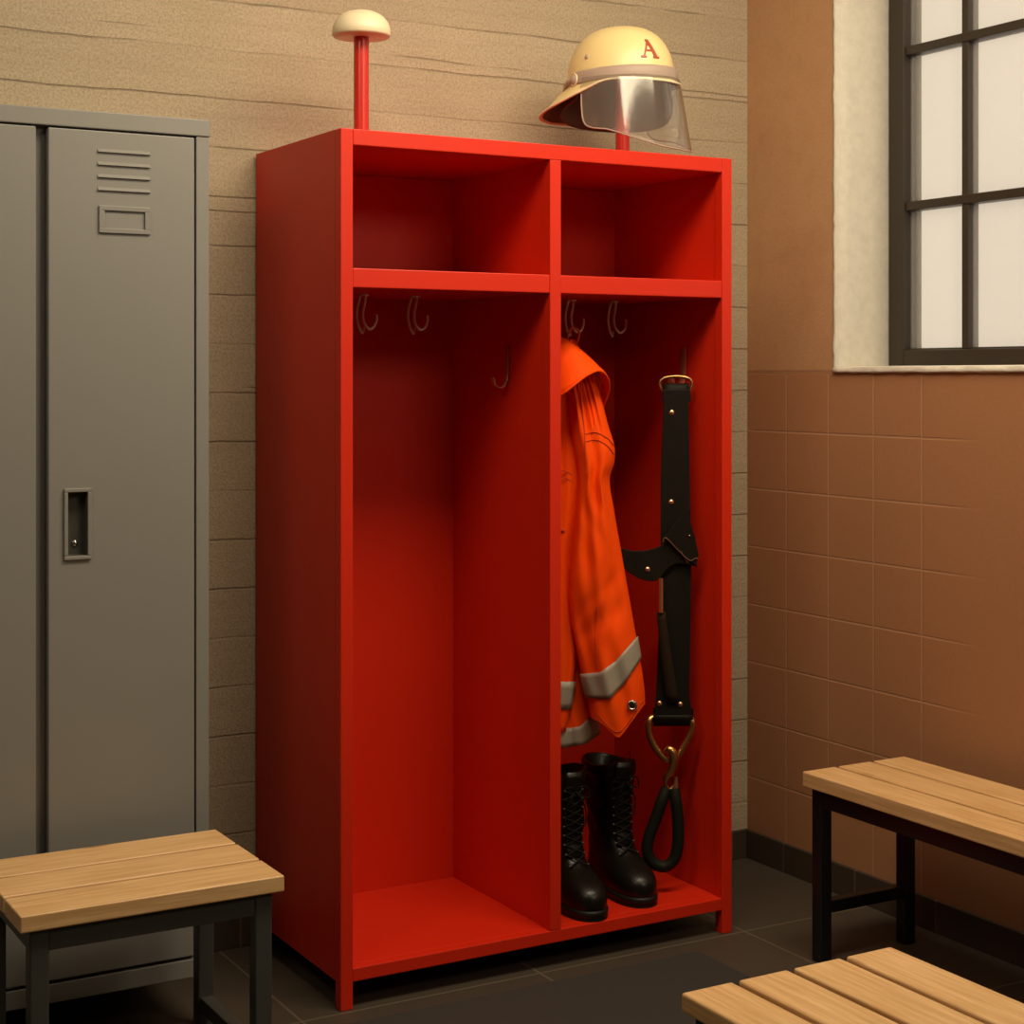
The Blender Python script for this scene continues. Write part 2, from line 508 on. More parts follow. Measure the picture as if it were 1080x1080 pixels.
child('glass', bx((FX + .028, FX + .032, ya + fwid - .01, yb - fwid + .01, z0 + .04, z1 - .045)), M['glass'], win)

# ------------------------------------------------------------------ red fire-service locker
X0, X1, Y0, Y1, ZT = 1.521, 2.594, 3.415, 3.925, 1.948
XM0, XM1 = 2.060, 2.090
PW = 0.030
ZB0, ZB1 = 0.060, 0.090
ZS0, ZS1 = 1.597, 1.640
loc = thing('equipment_locker', 'tall open bright red metal locker with two bays, holding orange jacket and boots', 'locker', ((X0 + X1) / 2, (Y0 + Y1) / 2, 0))
R_ = M['red']
post = bmesh.new()
for xa in (X0, X1 - PW):
    child('corner_post', bx((xa, xa + PW, Y0, Y0 + PW, 0, ZT)), R_, loc, bevel=.002)
    child('rear_foot', bx((xa, xa + PW, Y1 - PW, Y1, 0, ZB0)), R_, loc, bevel=.001)
child('centre_post', bx((XM0, XM1, Y0 + .0005, Y0 + PW, ZB1, ZT - .036)), R_, loc, bevel=.0015)
child('side_panel', bx((X0 + .0003, X0 + .022, Y0 + PW, Y1, ZB0, ZT - .0003)), R_, loc)
child('side_panel', bx((X1 - .026, X1 - .0003, Y0 + PW, Y1, ZB0, ZT - .0003)), R_, loc)
child('divider', bx((XM0 + .003, XM1 - .003, Y0 + PW, Y1 - .01, ZB1, ZT - .02)), R_, loc)
child('back_panel', bx((X0 + .022, X1 - .026, Y1 - .012, Y1 - .002, ZB0, ZT - .037)), R_, loc)
child('top_panel', bx((X0 + PW, X1 - PW, Y0, Y0 + PW, ZT - .036, ZT), (X0 + .022, X1 - .026, Y0 + PW, Y1 - .002, ZT - .036, ZT - .0002)), R_, loc, bevel=.002)
child('base_panel', bx((X0 + PW, X1 - PW, Y0 + .001, Y0 + PW, ZB0, ZB1), (X0 + .022, X1 - .026, Y0 + PW, Y1 - .002, ZB0, ZB1 - .0005)), R_, loc, bevel=.002)
for xa, xb in ((X0 + PW, XM0), (XM1, X1 - PW)):
    child('shelf', bx((xa, xb, Y0 + .002, Y1 - .012, ZS0, ZS1)), R_, loc, bevel=.002)

# helmet pins
PINS = ((1.665, 3.62), (2.40, 3.62))
for i, (px, py) in enumerate(PINS):
    bm = bmesh.new()
    lathe(bm, [(.0178, 0), (.0178, .285)], (px, py, ZT))
    pin = child('helmet_pin', bm, M['red_pin'], loc, smooth=True)
    e = pin.modifiers.new('es', 'EDGE_SPLIT')
    bm = bmesh.new()
    R = 0.069
    pr = [(.02, .252), (R - .004, .252), (R, .257), (R * .985, .272), (R * .93, .284), (R * .82, .296), (R * .65, .305), (R * .45, .311), (R * .22, .314), (.004, .3145)]
    lathe(bm, pr, (px, py, ZT - .003))
    child('pin_cap', bm, M['cream'], pin, smooth=True)

# coat hooks under the shelf
def wire_hook(px, py):
    t = ZS0
    bm = bmesh.new()
    pts = [(0, 0, 0), (-.004, -.002, -.02), (-.010, -.004, -.045), (-.009, -.008, -.068), (0.002, -.012, -.083), (.014, -.014, -.078), (.021, -.014, -.062), (.022, -.012, -.048)]
    tube(bm, smooth_path([Vector(p) + Vector((px, py, t)) for p in pts]), +.0034, 8)
    pts = [(-.012, .004, 0), (-.020, .004, -.025), (-.022, .006, -.052), (-.014, .008, -.080), (-.004, .012, -.092), (.003, .020, -.080)]
    tube(bm, smooth_path([Vector(p) + Vector((px, py, t)) for p in pts]), .0034, 8)
    lathe(bm, [(.014, -.004), (.014, 0)], (px - .006, py + .002, t), 16)
    child('coat_hook', bm, M['wire'], loc, smooth=True)
for u in (386, 440, 605, 650):
    s = (u - 540) / FPX
    dx, dy = s * RT.x + FW.x, s * RT.y + FW.y
    Yh = 3.70
    wire_hook(Yh / dy * dx, Yh)

def side_hook(xp, y, m, w):
    bm = bmesh.new()
    z0 = 1.475
    pts = [(xp - .003, y, z0), (xp - .003, y, z0 - .05), (xp - .005, y, z0 - .078), (xp - .014, y - .002, z0 - .098), (xp - .027, y - .003, z0 - .104), (xp - .041, y - .004, z0 - .096), (xp - .047, y - .004, z0 - .078)]
    tube(bm, smooth_path(pts), w, 12, flat=.0028 / w, ref=Vector((0, 1, 0)))
    child('side_hook', bm, m, loc, smooth=True)
side_hook(XM0 + .003, 3.62, M['hookred'], .007)
side_hook(X1 - .026, 3.585, M['hookred'], .014)

# ------------------------------------------------------------------ grey clothes locker
GX1, GY, GZT = 1.247, 3.49, 1.953
GX0 = 0.52
GD0 = 3.92
gl = thing('clothes_locker', 'tall grey metal two-door clothes locker against the concrete wall, left of the red one', 'locker', ((GX0 + GX1) / 2, (GY + GD0) / 2, 0))
G = M['grey']
ztop = GZT - .036
child('carcass', bx((GX0, GX0 + .012, GY + .02, GD0, .11, ztop), (GX1 - .012, GX1 - .003, GY + .02, GD0, .11, ztop),
                    (GX0 + .012, GX1 - .012, GD0 - .012, GD0, .11, ztop), (GX0 + .012, GX1 - .012, GY + .02, GD0 - .012, .11, .13)), G, gl)
child('top_cap', bx((GX0 - .002, GX1, GY - .003, GD0 + .002, ztop, GZT)), G, gl, bevel=.002)
child('door_frame', bx((1.216, GX1 - .002, GY, GY + .02, 0.0, ztop), (.872, .900, GY + .026, GY + .036, .11, ztop), (GX0, GX0 + .03, GY, GY + .02, 0, ztop)), G, gl, bevel=.0015)
child('base_rail', bx((GX0 + .03, 1.216, GY, GY + .018, .108, .148)), G, gl, bevel=.002)
for xa in (GX0, GX1 - .033):
    child('leg', bx((xa, xa + .03, GD0 - .03, GD0, 0, .11)), G, gl)
def door(xa, xb, hx0, hx1):
    zz0, zz1 = .155, ztop - .004
    hz0, hz1 = 1.028, 1.160
    f = GY - .002; bk = GY + .016
    d = bmesh.new()
    # sheet with a hole for the handle cup
    xs = [xa, hx0, hx1, xb]; zs = [zz0, hz0, hz1, zz1]
    F = [[d.verts.new((x, f, z)) for z in zs] for x in xs]
    for i in range(3):
        for k in range(3):
            if i == 1 and k == 1: continue
            d.faces.new((F[i][k], F[i+1][k], F[i+1][k+1], F[i][k+1]))
    per = [F[0][0], F[3][0], F[3][3], F[0][3]]
    ring = [F[0][0], F[1][0], F[2][0], F[3][0], F[3][1], F[3][2], F[3][3], F[2][3], F[1][3], F[0][3], F[0][2], F[0][1]]
    back = [d.verts.new((v.co.x, bk, v.co.z)) for v in ring]
    for i in range(12):
        d.faces.new((ring[i], ring[(i+1) % 12], back[(i+1) % 12], back[i]))
    dr = child('door', d, G, gl, bevel=.0025)
    # vent slots
    sx0 = xa + (1.001 - .8985) ; sx1 = sx0 + .112
    vb = bmesh.new()
    for zc in (1.868, 1.841, 1.815, 1.788):
        # small pressed louvre: wedge standing proud at its lower edge
        a = [(sx0, f, zc + .008), (sx1, f, zc + .008), (sx1, f - .005, zc + .001), (sx0, f - .005, zc + .001), (sx0, f, zc), (sx1, f, zc)]
        vs = [vb.verts.new(p) for p in a]
        vb.faces.new((vs[0], vs[1], vs[2], vs[3])); vb.faces.new((vs[3], vs[2], vs[5], vs[4]))
        vb.faces.new((vs[0], vs[3], vs[4])); vb.faces.new((vs[1], vs[5], vs[2])); vb.faces.new((vs[0], vs[4], vs[5], vs[1]))
    child('vent', vb, G, dr)
    lx0, lx1, lz0, lz1 = sx0 + .002, sx1, 1.700, 1.757
    hb = bx((lx0, lx1, f - .005, f, lz0, lz0 + .010), (lx0, lx1, f - .005, f, lz1 - .010, lz1), (lx0, lx0 + .012, f - .005, f, lz0 + .01, lz1 - .01), (lx1 - .012, lx1, f - .005, f, lz0 + .01, lz1 - .01))
    child('label_holder', hb, G, dr, bevel=.001)
    # handle: proud rim and dark cup
    w = .008
    rim = bx((hx0 - w, hx1 + w, f - .006, f, hz1, hz1 + w), (hx0 - w, hx1 + w, f - .006, f, hz0 - w, hz0), (hx0 - w, hx0, f - .006, f, hz0, hz1), (hx1, hx1 + w, f - .006, f, hz0, hz1))
    hd = child('handle_rim', rim, G, dr, bevel=.0015)
    cup = bx((hx0, hx1, f + .024, f + .027, hz0, hz1), (hx0, hx0 + .001, f, f + .024, hz0, hz1), (hx1 - .001, hx1, f, f + .024, hz0, hz1), (hx0, hx1, f, f + .024, hz0, hz0 + .001), (hx0, hx1, f, f + .024, hz1 - .001, hz1))
    child('handle_cup', cup, M['darkgrey'], hd)
    lk = bmesh.new()
    dome(lk, ((hx0 + hx1) / 2 + .001, f + .024, hz0 + .024), (0, -1, 0), .0075, .005)
    child('lock', lk, M['chrome'], hd, smooth=True)
door(.8985, 1.2115, .938, .979)
door(.557, .8735, .597, .638)

# ------------------------------------------------------------------ benches
def bench(label, x0, x1, y0, y1, ztop, along, nslat, th, steel, gap, leg=.034, inset=.02, lowz=.105, group=None, bev=.002):
    t = thing('bench', label, 'bench', ((x0 + x1) / 2, (y0 + y1) / 2, 0), group)
    cx, cy = (x0 + x1) / 2, (y0 + y1) / 2
    # slats: modelled along local X so that the grain follows the board
    L = (x1 - x0) if along == 'x' else (y1 - y0)
    W = (y1 - y0) if along == 'x' else (x1 - x0)
    sw = (W - gap * (nslat - 1)) / nslat
    for k in range(nslat):
        off = -W / 2 + sw / 2 + k * (sw + gap)
        o = link('slat', bx((-L/2, L/2, -sw/2, sw/2, -th, 0)), M['wood'], t, bevel=bev, segs=3)
        if along == 'x': o.location = (0, off, ztop)
        else:
            o.location = (off, 0, ztop); o.rotation_euler.z = math.pi / 2
    zt = ztop - th
    fx0, fx1, fy0, fy1 = x0 + inset, x1 - inset, y0 + inset, y1 - inset
    if along == 'y': fx0, fx1 = x0 + .012, x1 - .012
    if along == 'x': fy0, fy1 = y0 + .012, y1 - .012
    rh = .042
    child('seat_frame', bx((fx0 + leg, fx1 - leg, fy0 + .002, fy0 + leg - .002, zt - rh, zt), (fx0 + leg, fx1 - leg, fy1 - leg + .002, fy1 - .002, zt - rh, zt),
                           (fx0 + .002, fx0 + leg - .002, fy0 + leg, fy1 - leg, zt - rh, zt), (fx1 - leg + .002, fx1 - .002, fy0 + leg, fy1 - leg, zt - rh, zt)), steel, t, bevel=.002)
    for xa in (fx0, fx1 - leg):
        for yy in (fy0, fy1 - leg):
            child('leg', bx((xa, xa + leg, yy, yy + leg, 0, zt)), steel, t, bevel=.003)
    if along == 'x':
        for xa in (fx0, fx1 - leg):
            child('stretcher', bx((xa + .004, xa + leg - .004, fy0 + leg, fy1 - leg, lowz - .015, lowz + .015)), steel, t, bevel=.002)
    else:
        for yy in (fy0, fy1 - leg):
            child('stretcher', bx((fx0 + leg, fx1 - leg, yy + .004, yy + leg - .004, lowz - .015, lowz + .015)), steel, t, bevel=.002)
    return t
bench('short bench with three wooden slats on grey steel legs in front of the grey locker', .725, 1.222, 3.005, 3.385, .45, 'x', 3, .031, M['steel_grey'], .011, bev=.003)
bench('long wooden slatted bench on black steel legs beside the tiled wall below the window', 2.625, 2.95, 1.75, 3.178, .45, 'y', 3, .036, M['steel_black'], .011, lowz=.13, bev=.003)
bench('pale wooden bench of four slats nearest the viewer, in the bottom right corner', 1.52, 1.947, 0.95, 2.130, .45, 'y', 4, .030, M['steel_black'], .013, bev=.0045)

# ------------------------------------------------------------------ mat
o = link('floor_mat', bx((.35, 2.43, 2.25, 3.335, 0.0, .006)), M['mat'], bevel=.003)
origin_to(o, (1.39, 2.8, 0))
o['label'] = 'flat dark grey rubber mat on the floor in front of the red locker'; o['category'] = 'mat'

# ------------------------------------------------------------------ boots
def boot(x, y, rz, label, seed):
    t = thing('boot', label, 'boot', (x, y, ZB1), 'black boots in the locker', rz)
    rd = random.Random(seed)
    n = 36
    # toe along local +x; rows: z, back, front, half width at foot, half width at heel, exponent
    S = [(.018, -.105, .183, .054, .036), (.030, -.108, .187, .057, .038), (.048, -.107, .187, .058, .038), (.064, -.104, .179, .056, .038),
         (.076, -.102, .162, .051, .037), (.086, -.100, .138, .046, .037), (.095, -.098, .110, .042, .038), (.104, -.096, .090, .040, .038), (.118, -.094, .074, .040, .039),
         (.135, -.092, .062, .041, .040), (.160, -.092, .056, .043, .043), (.190, -.094, .055, .045, .046), (.225, -.096, .056, .047, .049), (.262, -.096, .057, .048, .051),
         (.292, -.095, .057, .049, .052), (.310, -.094, .056, .049, .052)]
    def ring(s, grow=0.0, dz=0.0, wr=0.0):
        z, xb, xf, hf, hb = s
        cx = (xb + xf) / 2; hx = (xf - xb) / 2 + grow
        out = []
        for k in range(n):
            a = 2 * math.pi * k / n
            ca, sa = math.cos(a), math.sin(a)
            e = 0.86
            px = cx + hx * math.copysign(abs(ca) ** e, ca)
            hw = lerp(hb, hf, (ca + 1) / 2) + grow
            # narrow waist of the foot
            py = hw * math.copysign(abs(sa) ** e, sa)
            nz = mnoise.noise(Vector((px * 22 + seed, py * 22, z * 26))) * wr
            rimz = max(0, (z - .25) / .06) * (.006 * math.sin(a * 2 + seed) + .005 * ca)
            r = Vector((px + ca * nz, py + sa * nz, z + dz + rimz))
            out.append(r)
        return out
    rows = []
    zs = [S[0][0] + (S[-1][0] - S[0][0]) * i / 40 for i in range(41)]
    for z in zs:
        s = (z,) + tuple(sinterp(z, [(q[0], q[j]) for q in S]) for j in range(1, 5))
        rows.append(ring(s, wr=.006 * min(1, max(0, (z - .075) / .05)), dz=0))
    for i, s in enumerate(rows):   # tilt the rim
        pass
    top = S[-1]
    rows.append(ring((top[0] + .003, *top[1:]), -.002)); rows.append(ring((top[0], *top[1:]), -.006)); rows.append(ring((.24, *S[12][1:]), -.007)); rows.append(ring((.16, *S[10][1:]), -.012))
    bm = bmesh.new(); grid(bm, rows, wrap=True, cap0=True, cap1=True)
    link('upper', bm, M['boot'], t, smooth=True)
    # sole with heel
    bm = bmesh.new()
    grid(bm, [ring((z, -.106, .185, .056, .038), g) for z, g in ((.006, .0), (.008, .004), (.020, .005), (.024, .002))], wrap=True, cap0=True, cap1=True)
    so = link('sole', bm, M['sole'], t, smooth=True)
    bm = bmesh.new()
    def cut(xa, xb):
        pts0 = [p for p in ring((0, -.106, .185, .056, .038), .003) if xa <= p.x <= xb]
        pts0.sort(key=lambda p: math.atan2(p.y, p.x - (xa + xb) / 2))
        lo = [bm.verts.new((p.x, p.y, 0.0)) for p in pts0]; hi = [bm.verts.new((p.x, p.y, .0065)) for p in pts0]
        m_ = len(lo)
        for i in range(m_): bm.faces.new((lo[i], lo[(i+1) % m_], hi[(i+1) % m_], hi[i]))
        bm.faces.new(lo[::-1]); bm.faces.new(hi)
    cut(-.12, -.03); cut(0.0, .2)
    link('heel', bm, M['sole'], so)
    # tongue rising above the shaft front
    bm = bmesh.new()
    rw = []
    for i in range(12):
        z = lerp(.12, .322, i / 11)
        xf = sinterp(z, [(q[0], q[2]) for q in S]) + .003 + (.006 if i > 9 else 0)
        rw.append([Vector((xf - 9 * yy * yy, yy, z)) for yy in [(-.022 + .044 * k / 6) for k in range(7)]])
    grid(bm, rw); tg = link('tongue', bm, M['boot'], t, smooth=True); solidify(tg, .004, 0)
    # laces: crossing tubes up the front
    bm = bmesh.new()
    def fp(z, yy):
        xf = sinterp(z, [(q[0], q[2]) for q in S])
        return Vector((xf + .009 - 11 * yy * yy, yy, z))
    lv = [.105 + .0215 * i for i in range(9)]
    for i in range(8):
        for sgn in (-1, 1):
            pts = [fp(lerp(lv[i], lv[i+1], k / 4), sgn * lerp(-.021, .021, k / 4)) for k in range(5)]
            tube(bm, pts, .0019, 6)
    # bow and loose ends
    b0 = fp(lv[-1], 0)
    for sgn in (-1, 1):
        loop = [b0, b0 + Vector((.010, sgn * .012, .012)), b0 + Vector((.006, sgn * .030, .006)), b0 + Vector((.004, sgn * .034, -.016)), b0 + Vector((.008, sgn * .016, -.012)), b0]
        tube(bm, smooth_path(loop), .0016, 6)
        tube(bm, smooth_path([b0, b0 + Vector((.008, sgn * .014, -.02)), b0 + Vector((.003, sgn * .026, -.05)), b0 + Vector((.006, sgn * .022, -.085))]), .0016, 6)
    link('laces', bm, M['lace'], t, smooth=True)
    for z in lv:
        for sgn in (-1, 1):
            bm = bmesh.new(); dome(bm, fp(z, sgn * .0225) + Vector((-.003, 0, 0)), (1, sgn * .5, 0), .0032, .002, 8)
            link('eyelet', bm, M['darkgrey'], t, smooth=True)
    # loose trouser-guard collar folded over the rim
    bm = bmesh.new()
    grid(bm, [ring((z, *top[1:]), g, wr=.002) for z, g in ((.282, .002), (.290, .0045), (.304, .005), (.312, .003), (.313, -.001))], wrap=True)
    cl = link('collar', bm, M['boot'], t, smooth=True); solidify(cl, .003, 0)
    t.scale = (1.05, 1.10, 1.03)
    return t
boot(2.382, 3.640, math.radians(-97), 'black lace-up leather boot with rounded toe, beside the harness', 1)
boot(2.217, 3.612, math.radians(-97), 'black lace-up leather boot half hidden behind the centre post of the red locker', 5)

# ------------------------------------------------------------------ jacket
D0 = 4.17
jk = thing('work_jacket', 'bright orange work jacket with grey reflective tape hanging in the right bay', 'jacket', at(600, 780, D0 + .05))
SL = [(395, 596), (430, 600), (470, 604), (500, 609), (540, 607), (580, 603), (620, 600), (655, 602), (690, 609), (720, 615), (750, 622), (790, 626)]
SR = [(395, 626), (420, 634), (450, 642), (470, 648), (488, 648), (505, 643), (540, 648), (580, 655), (620, 662), (660, 669), (700, 676), (730, 680), (790, 681)]
ST = [(395, .030), (470, .050), (540, .050), (640, .052), (740, .048), (790, .044)]
def sl_bot(c): return interp(c, [(-1, 757), (-.6, 763), (-.05, 779), (.15, 774), (1, 742)])
def fold(c, v, s):
    f = .0055 * math.sin(c * 5.2 + v * .020 + s) + .0035 * math.sin(c * 9 - v * .034 + s * 2) + .006 * mnoise.noise(Vector((c * 2.2, v * .018, s)))
    # gathered creases under the hood
    g = max(0, 1 - (v - 395) / 80)
    f += g * .006 * math.sin(c * 22)
    # pleat below the elbow and slanting drag creases
    f *= 1.35
    wl = max(0, 1 - abs(v - 668) / 48)
    f += wl * .007 * math.tanh((c + .18) * 10)
    wd = math.exp(-((v - 640) / 42) ** 2)
    f += wd * .0030 * math.sin((v + 55 * c) / 5.5) * (1 - abs(c)) + math.exp(-((v - 545) / 40) ** 2) * .0022 * math.sin((v - 45 * c) / 7)
    # elbow crease
    e = math.exp(-((v - (655 - 22 * c)) / 11) ** 2) + math.exp(-((v - (628 - 30 * c)) / 8) ** 2) * .7
    f -= e * .008
    return f
def sleeve_pt(th, v, grow=0.0, s=1.3):
    c, sn = math.cos(th), math.sin(th)
    l, r = sinterp(v, SL), sinterp(v, SR)
    mid, h = (l + r) / 2, (r - l) / 2
    t = sinterp(v, ST)
    d = D0 + .01 - sn * t
    f = fold(c, v, s) * (1 if sn > 0 else .3) * abs(sn) + grow
    d -= sn * f
    return at(mid + c * (h + grow * 420), v, d)
def sleeve_front(u, v, grow=.002):
    l, r = sinterp(v, SL), sinterp(v, SR)
    c = max(-1, min(1, (u - (l + r) / 2) / ((r - l) / 2)))
    return sleeve_pt(math.acos(c), v, grow)
bm = bmesh.new()
rows = []
NT_ = 72; NA = 56
for i in range(NT_ + 1):
    t = i / NT_
    row = []
    for k in range(NA):
        th = 2 * math.pi * k / NA
        c = math.cos(th)
        vb = sl_bot(c)
        v = lerp(395, vb, t)
        row.append(sleeve_pt(th, v))
    rows.append(row)
# turn in at the cuff
for ins, dv in ((.86, -3), (.82, -30)):
    row = []
    for k in range(NA):
        th = 2 * math.pi * k / NA; c = math.cos(th)
        v = sl_bot(c) + dv
        l, r = sinterp(v, SL), sinterp(v, SR)
        row.append(at((l + r) / 2 + c * (r - l) / 2 * ins, v, D0 + .01 - math.sin(th) * sinterp(v, ST) * ins))
    rows.append(row)
grid(bm, rows, wrap=True, cap0=True)
slv = child('sleeve', bm, M['jacket'], jk, smooth=True)
def sleeve_band(name, U, Lw, m, parent, grow=.0035):
    bm = bmesh.new(); rows = []
    for j in range(7):
        row = []
        for k in range(64):
            th = 2 * math.pi * k / 64; c = math.cos(th)
            row.append(sleeve_pt(th, lerp(interp(c, U), interp(c, Lw), j / 6), grow))
        rows.append(row)
    grid(bm, rows, wrap=True)
    o = child(name, bm, m, parent, smooth=True); solidify(o, .002, 0)
    o['label'] = 'grey reflective tape around the sleeve'
    return o
sleeve_band('reflective_tape', [(-1, 711), (-.35, 709), (.2, 697), (1, 671)], [(-1, 736), (-.2, 737), (.3, 722), (1, 694)], M['silver'], slv)
def seam(pts_uv, parent, r=.0011):
    bm = bmesh.new()
    path = smooth_path([Vector((u, v, 0)) for u, v in pts_uv], 8)
    tube(bm, [sleeve_front(p.x, p.y, .001) for p in path], r, 6)
    child('seam', bm, M['seam'], parent, smooth=True)
seam([(618, 458), (628, 456), (640, 462), (647, 470)], slv)
seam([(617, 466), (629, 464), (640, 470), (647, 479)], slv)
seam([(611, 400), (614, 430), (617, 462), (618, 500)], slv)
seam([(629, 640), (628, 675), (630, 706)], slv, .0009)
seam([(630, 738), (641, 737)], slv, .0009)
seam([(632, 755), (653, 772), (678, 738)], slv, .0009)
# grommet
bm = bmesh.new()
gc = sleeve_front(666, 744, .003)
ring = [gc + (RT * math.cos(a) + Vector((0, 0, 1)) * math.sin(a)) * .0100 for a in [2*math.pi*k/24 for k in range(24)]]
tube(bm, ring, .0032, 8, closed=True)
gm = child('grommet', bm, M['chrome'], slv, smooth=True)
bm = bmesh.new(); dome(bm, gc - FW * .0 , -FW, .0062, .001)
child('grommet_hole', bm, M['sole'], gm, smooth=True)

# body behind the sleeve
BL = [(380, 572), (430, 556), (480, 550), (560, 549), (700, 552), (790, 556)]
BR = [(380, 606), (430, 622), (470, 628), (560, 620), (640, 612), (690, 614), (740, 624), (770, 631), (795, 633)]
BT = [(380, .03), (450, .07), (600, .08), (790, .085)]
def body_bot(c): return interp(c, [(-1, 790), (0, 789), (.6, 785), (1, 774)])
def body_pt(th, v, grow=0.0):
    c, sn = math.cos(th), math.sin(th)
    l, r = sinterp(v, BL), sinterp(v, BR)
    t = sinterp(v, BT)
    f = (.008 * math.sin(c * 7 + v * .012) + .004 * math.sin(c * 15 - v * .03)) * min(1, (v - 380) / 120)
    d = D0 + .115 - sn * (t + f + grow)
    return at((l + r) / 2 + c * ((r - l) / 2 + grow * 420), v, d)
bm = bmesh.new(); rows = []
for i in range(61):
    rows.append([body_pt(2*math.pi*k/64, lerp(380, body_bot(math.cos(2*math.pi*k/64)), i / 60)) for k in range(64)])
grid(bm, rows, wrap=True, cap0=True)
bd_ = child('jacket_body', bm, M['jacket'], jk, smooth=True); solidify(bd_, .003, 1)
bm = bmesh.new(); rows = []
for j in range(5):
    rows.append([body_pt(2*math.pi*k/64, lerp(interp(math.cos(2*math.pi*k/64), [(-1, 762), (.2, 768), (.5, 766), (1, 750)]), body_bot(math.cos(2*math.pi*k/64)) - .5, j / 4), .004) for k in range(64)])
grid(bm, rows, wrap=True)
o = child('reflective_tape', bm, M['silver'], bd_, smooth=True); solidify(o, .002, 0)

# front flap of the jacket, in front at the left
FL = [(400, 585), (470, 572), (600, 566), (780, 566)]
FR = [(400, 606), (450, 612), (500, 614), (540, 611), (600, 603), (660, 607), (700, 607), (750, 601), (775, 596), (790, 594)]
FT = [(400, .02), (500, .030), (780, .026)]
def flap_pt(th, v, grow=0.0):
    c, sn = math.cos(th), math.sin(th)
    l, r = sinterp(v, FL), sinterp(v, FR)
    t = sinterp(v, FT)
    f = .005 * math.sin(c * 5 + v * .022) + .003 * math.sin(c * 13 - v * .03)
    d = D0 + .030 - sn * (t + f + grow)
    return at((l + r) / 2 + c * ((r - l) / 2 + grow * 420), v, d)
bm = bmesh.new(); rows = []
for i in range(57):
    rows.append([flap_pt(2*math.pi*k/40, lerp(400, 777 - 6 * math.cos(2*math.pi*k/40), i / 56)) for k in range(40)])
grid(bm, rows, wrap=True, cap0=True, cap1=True)
fp_ = child('front_flap', bm, M['jacket'], jk, smooth=True)
bm = bmesh.new(); rows = []
for j in range(5):
    rows.append([flap_pt(2*math.pi*k/40, lerp(719, 748, j / 4), .003) for k in range(40)])
grid(bm, rows, wrap=True)
o = child('reflective_tape', bm, M['silver'], fp_, smooth=True); solidify(o, .002, 0)
bm = bmesh.new()
def flap_front(u, v, g=.001):
    l, r = sinterp(v, FL), sinterp(v, FR)
    c = max(-1, min(1, (u - (l + r) / 2) / ((r - l) / 2)))
    return flap_pt(math.acos(c), v, g)
for dv in (0, 7): tube(bm, smooth_path([flap_front(585, 494 + dv), flap_front(598, 498 + dv), flap_front(611, 507 + dv)]), .0011, 6)
child('seam', bm, M['seam'], fp_, smooth=True)
bm = bmesh.new(); dome(bm, flap_front(594, 560, 0), -FW, .005, .003); child('snap', bm, M['seam'], fp_, smooth=True)

# turned-down hood at the top
Q = [(560, 352, 4.21), (580, 352, 4.17), (594, 357, 4.15), (608, 366, 4.14), (621, 377, 4.15), (631, 388, 4.17), (634, 400, 4.20), (632, 414, 4.23), (628, 430, 4.25)]
P = [(560, 428, 4.15), (580, 422, 4.10), (594, 415, 4.075), (607, 405, 4.07), (619, 396, 4.08), (632, 391, 4.10), (641, 399, 4.14), (642, 413, 4.18), (634, 434, 4.22)]
Qs = smooth_path([Vector(q) for q in Q], 5); Ps = smooth_path([Vector(q) for q in P], 5)
bm = bmesh.new(); rows = []
for j in range(9):
    t = j / 8
    rows.append([at(*(lerp(a, b, t) + Vector((math.sin(t * math.pi) * 2.2, 0, -.012 * math.sin(t * math.pi))))) for a, b in zip(Qs, Ps)])
grid(bm, rows)
hd_ = child('hood', bm, M['jacket'], jk, smooth=True); solidify(hd_, .005, 0)
bm = bmesh.new()
tube(bm, [at(*(a + Vector((0, 0, -.003)))) for a in Ps], .0028, 8)
child('hood_edge', bm, M['jacket'], hd_, smooth=True)
# neck folds and hanger loop up to the coat hook
bm = bmesh.new(); rows = []
for i, (v, l, r, t) in enumerate([(358, 592, 606, .008), (368, 582, 612, .02), (380, 574, 618, .03), (398, 570, 622, .035), (414, 566, 620, .025)]):
    rows.append([at((l + r) / 2 + math.cos(a) * (r - l) / 2, v, 4.205 - math.sin(a) * t + .004 * math.sin(a * 9)) for a in [2*math.pi*k/36 for k in range(36)]])
grid(bm, rows, wrap=True, cap0=True)
child('neck', bm, M['jacket'], jk, smooth=True)
bm = bmesh.new()
tube(bm, smooth_path([at(597, 366, 4.205), at(600, 350, 4.20), at(606, 346, 4.20), at(611, 352, 4.20), at(606, 368, 4.205)]), .003, 8)
child('hanger_loop', bm, M['seam'], jk, smooth=True)

# ------------------------------------------------------------------ harness
HD = 4.27
hn = thing('leather_harness', 'black leather strap harness with brass fittings hanging in the right bay', 'harness', at(707, 760, HD))
def slab(poly, d, th, m, name, parent, bevel=.0015, bow=0.0):
    bm = bmesh.new()
    a = [bm.verts.new(at(u, v, d)) for u, v in poly]
    b = [bm.verts.new(at(u, v, d) + FW * th) for u, v in poly]
    n = len(poly)
    bm.faces.new(a); bm.faces.new(b[::-1])
    for i in range(n): bm.faces.new((a[i], b[i], b[(i+1) % n], a[(i+1) % n]))
    return child(name, bm, m, parent, bevel=bevel)
def curve_uv(pts, k=5): return [(p.x, p.y) for p in smooth_path([Vector((u, v, 0)) for u, v in pts], k)]
def ringuv(name, pts, d, r, m, closed=True, k=6, parent=None):
    bm = bmesh.new()
    tube(bm, smooth_path([at(p[0], p[1], p[2] if len(p) > 2 else d) for p in pts], k, closed), r, 10, closed=closed)
    return child(name, bm, m, parent or hn, smooth=True)
ringuv('top_ring', [(696, 405), (700, 399), (713, 397), (726, 399), (730, 405), (727, 412), (720, 416), (705, 416), (699, 412)], 4.315, .0042, M['brass'])
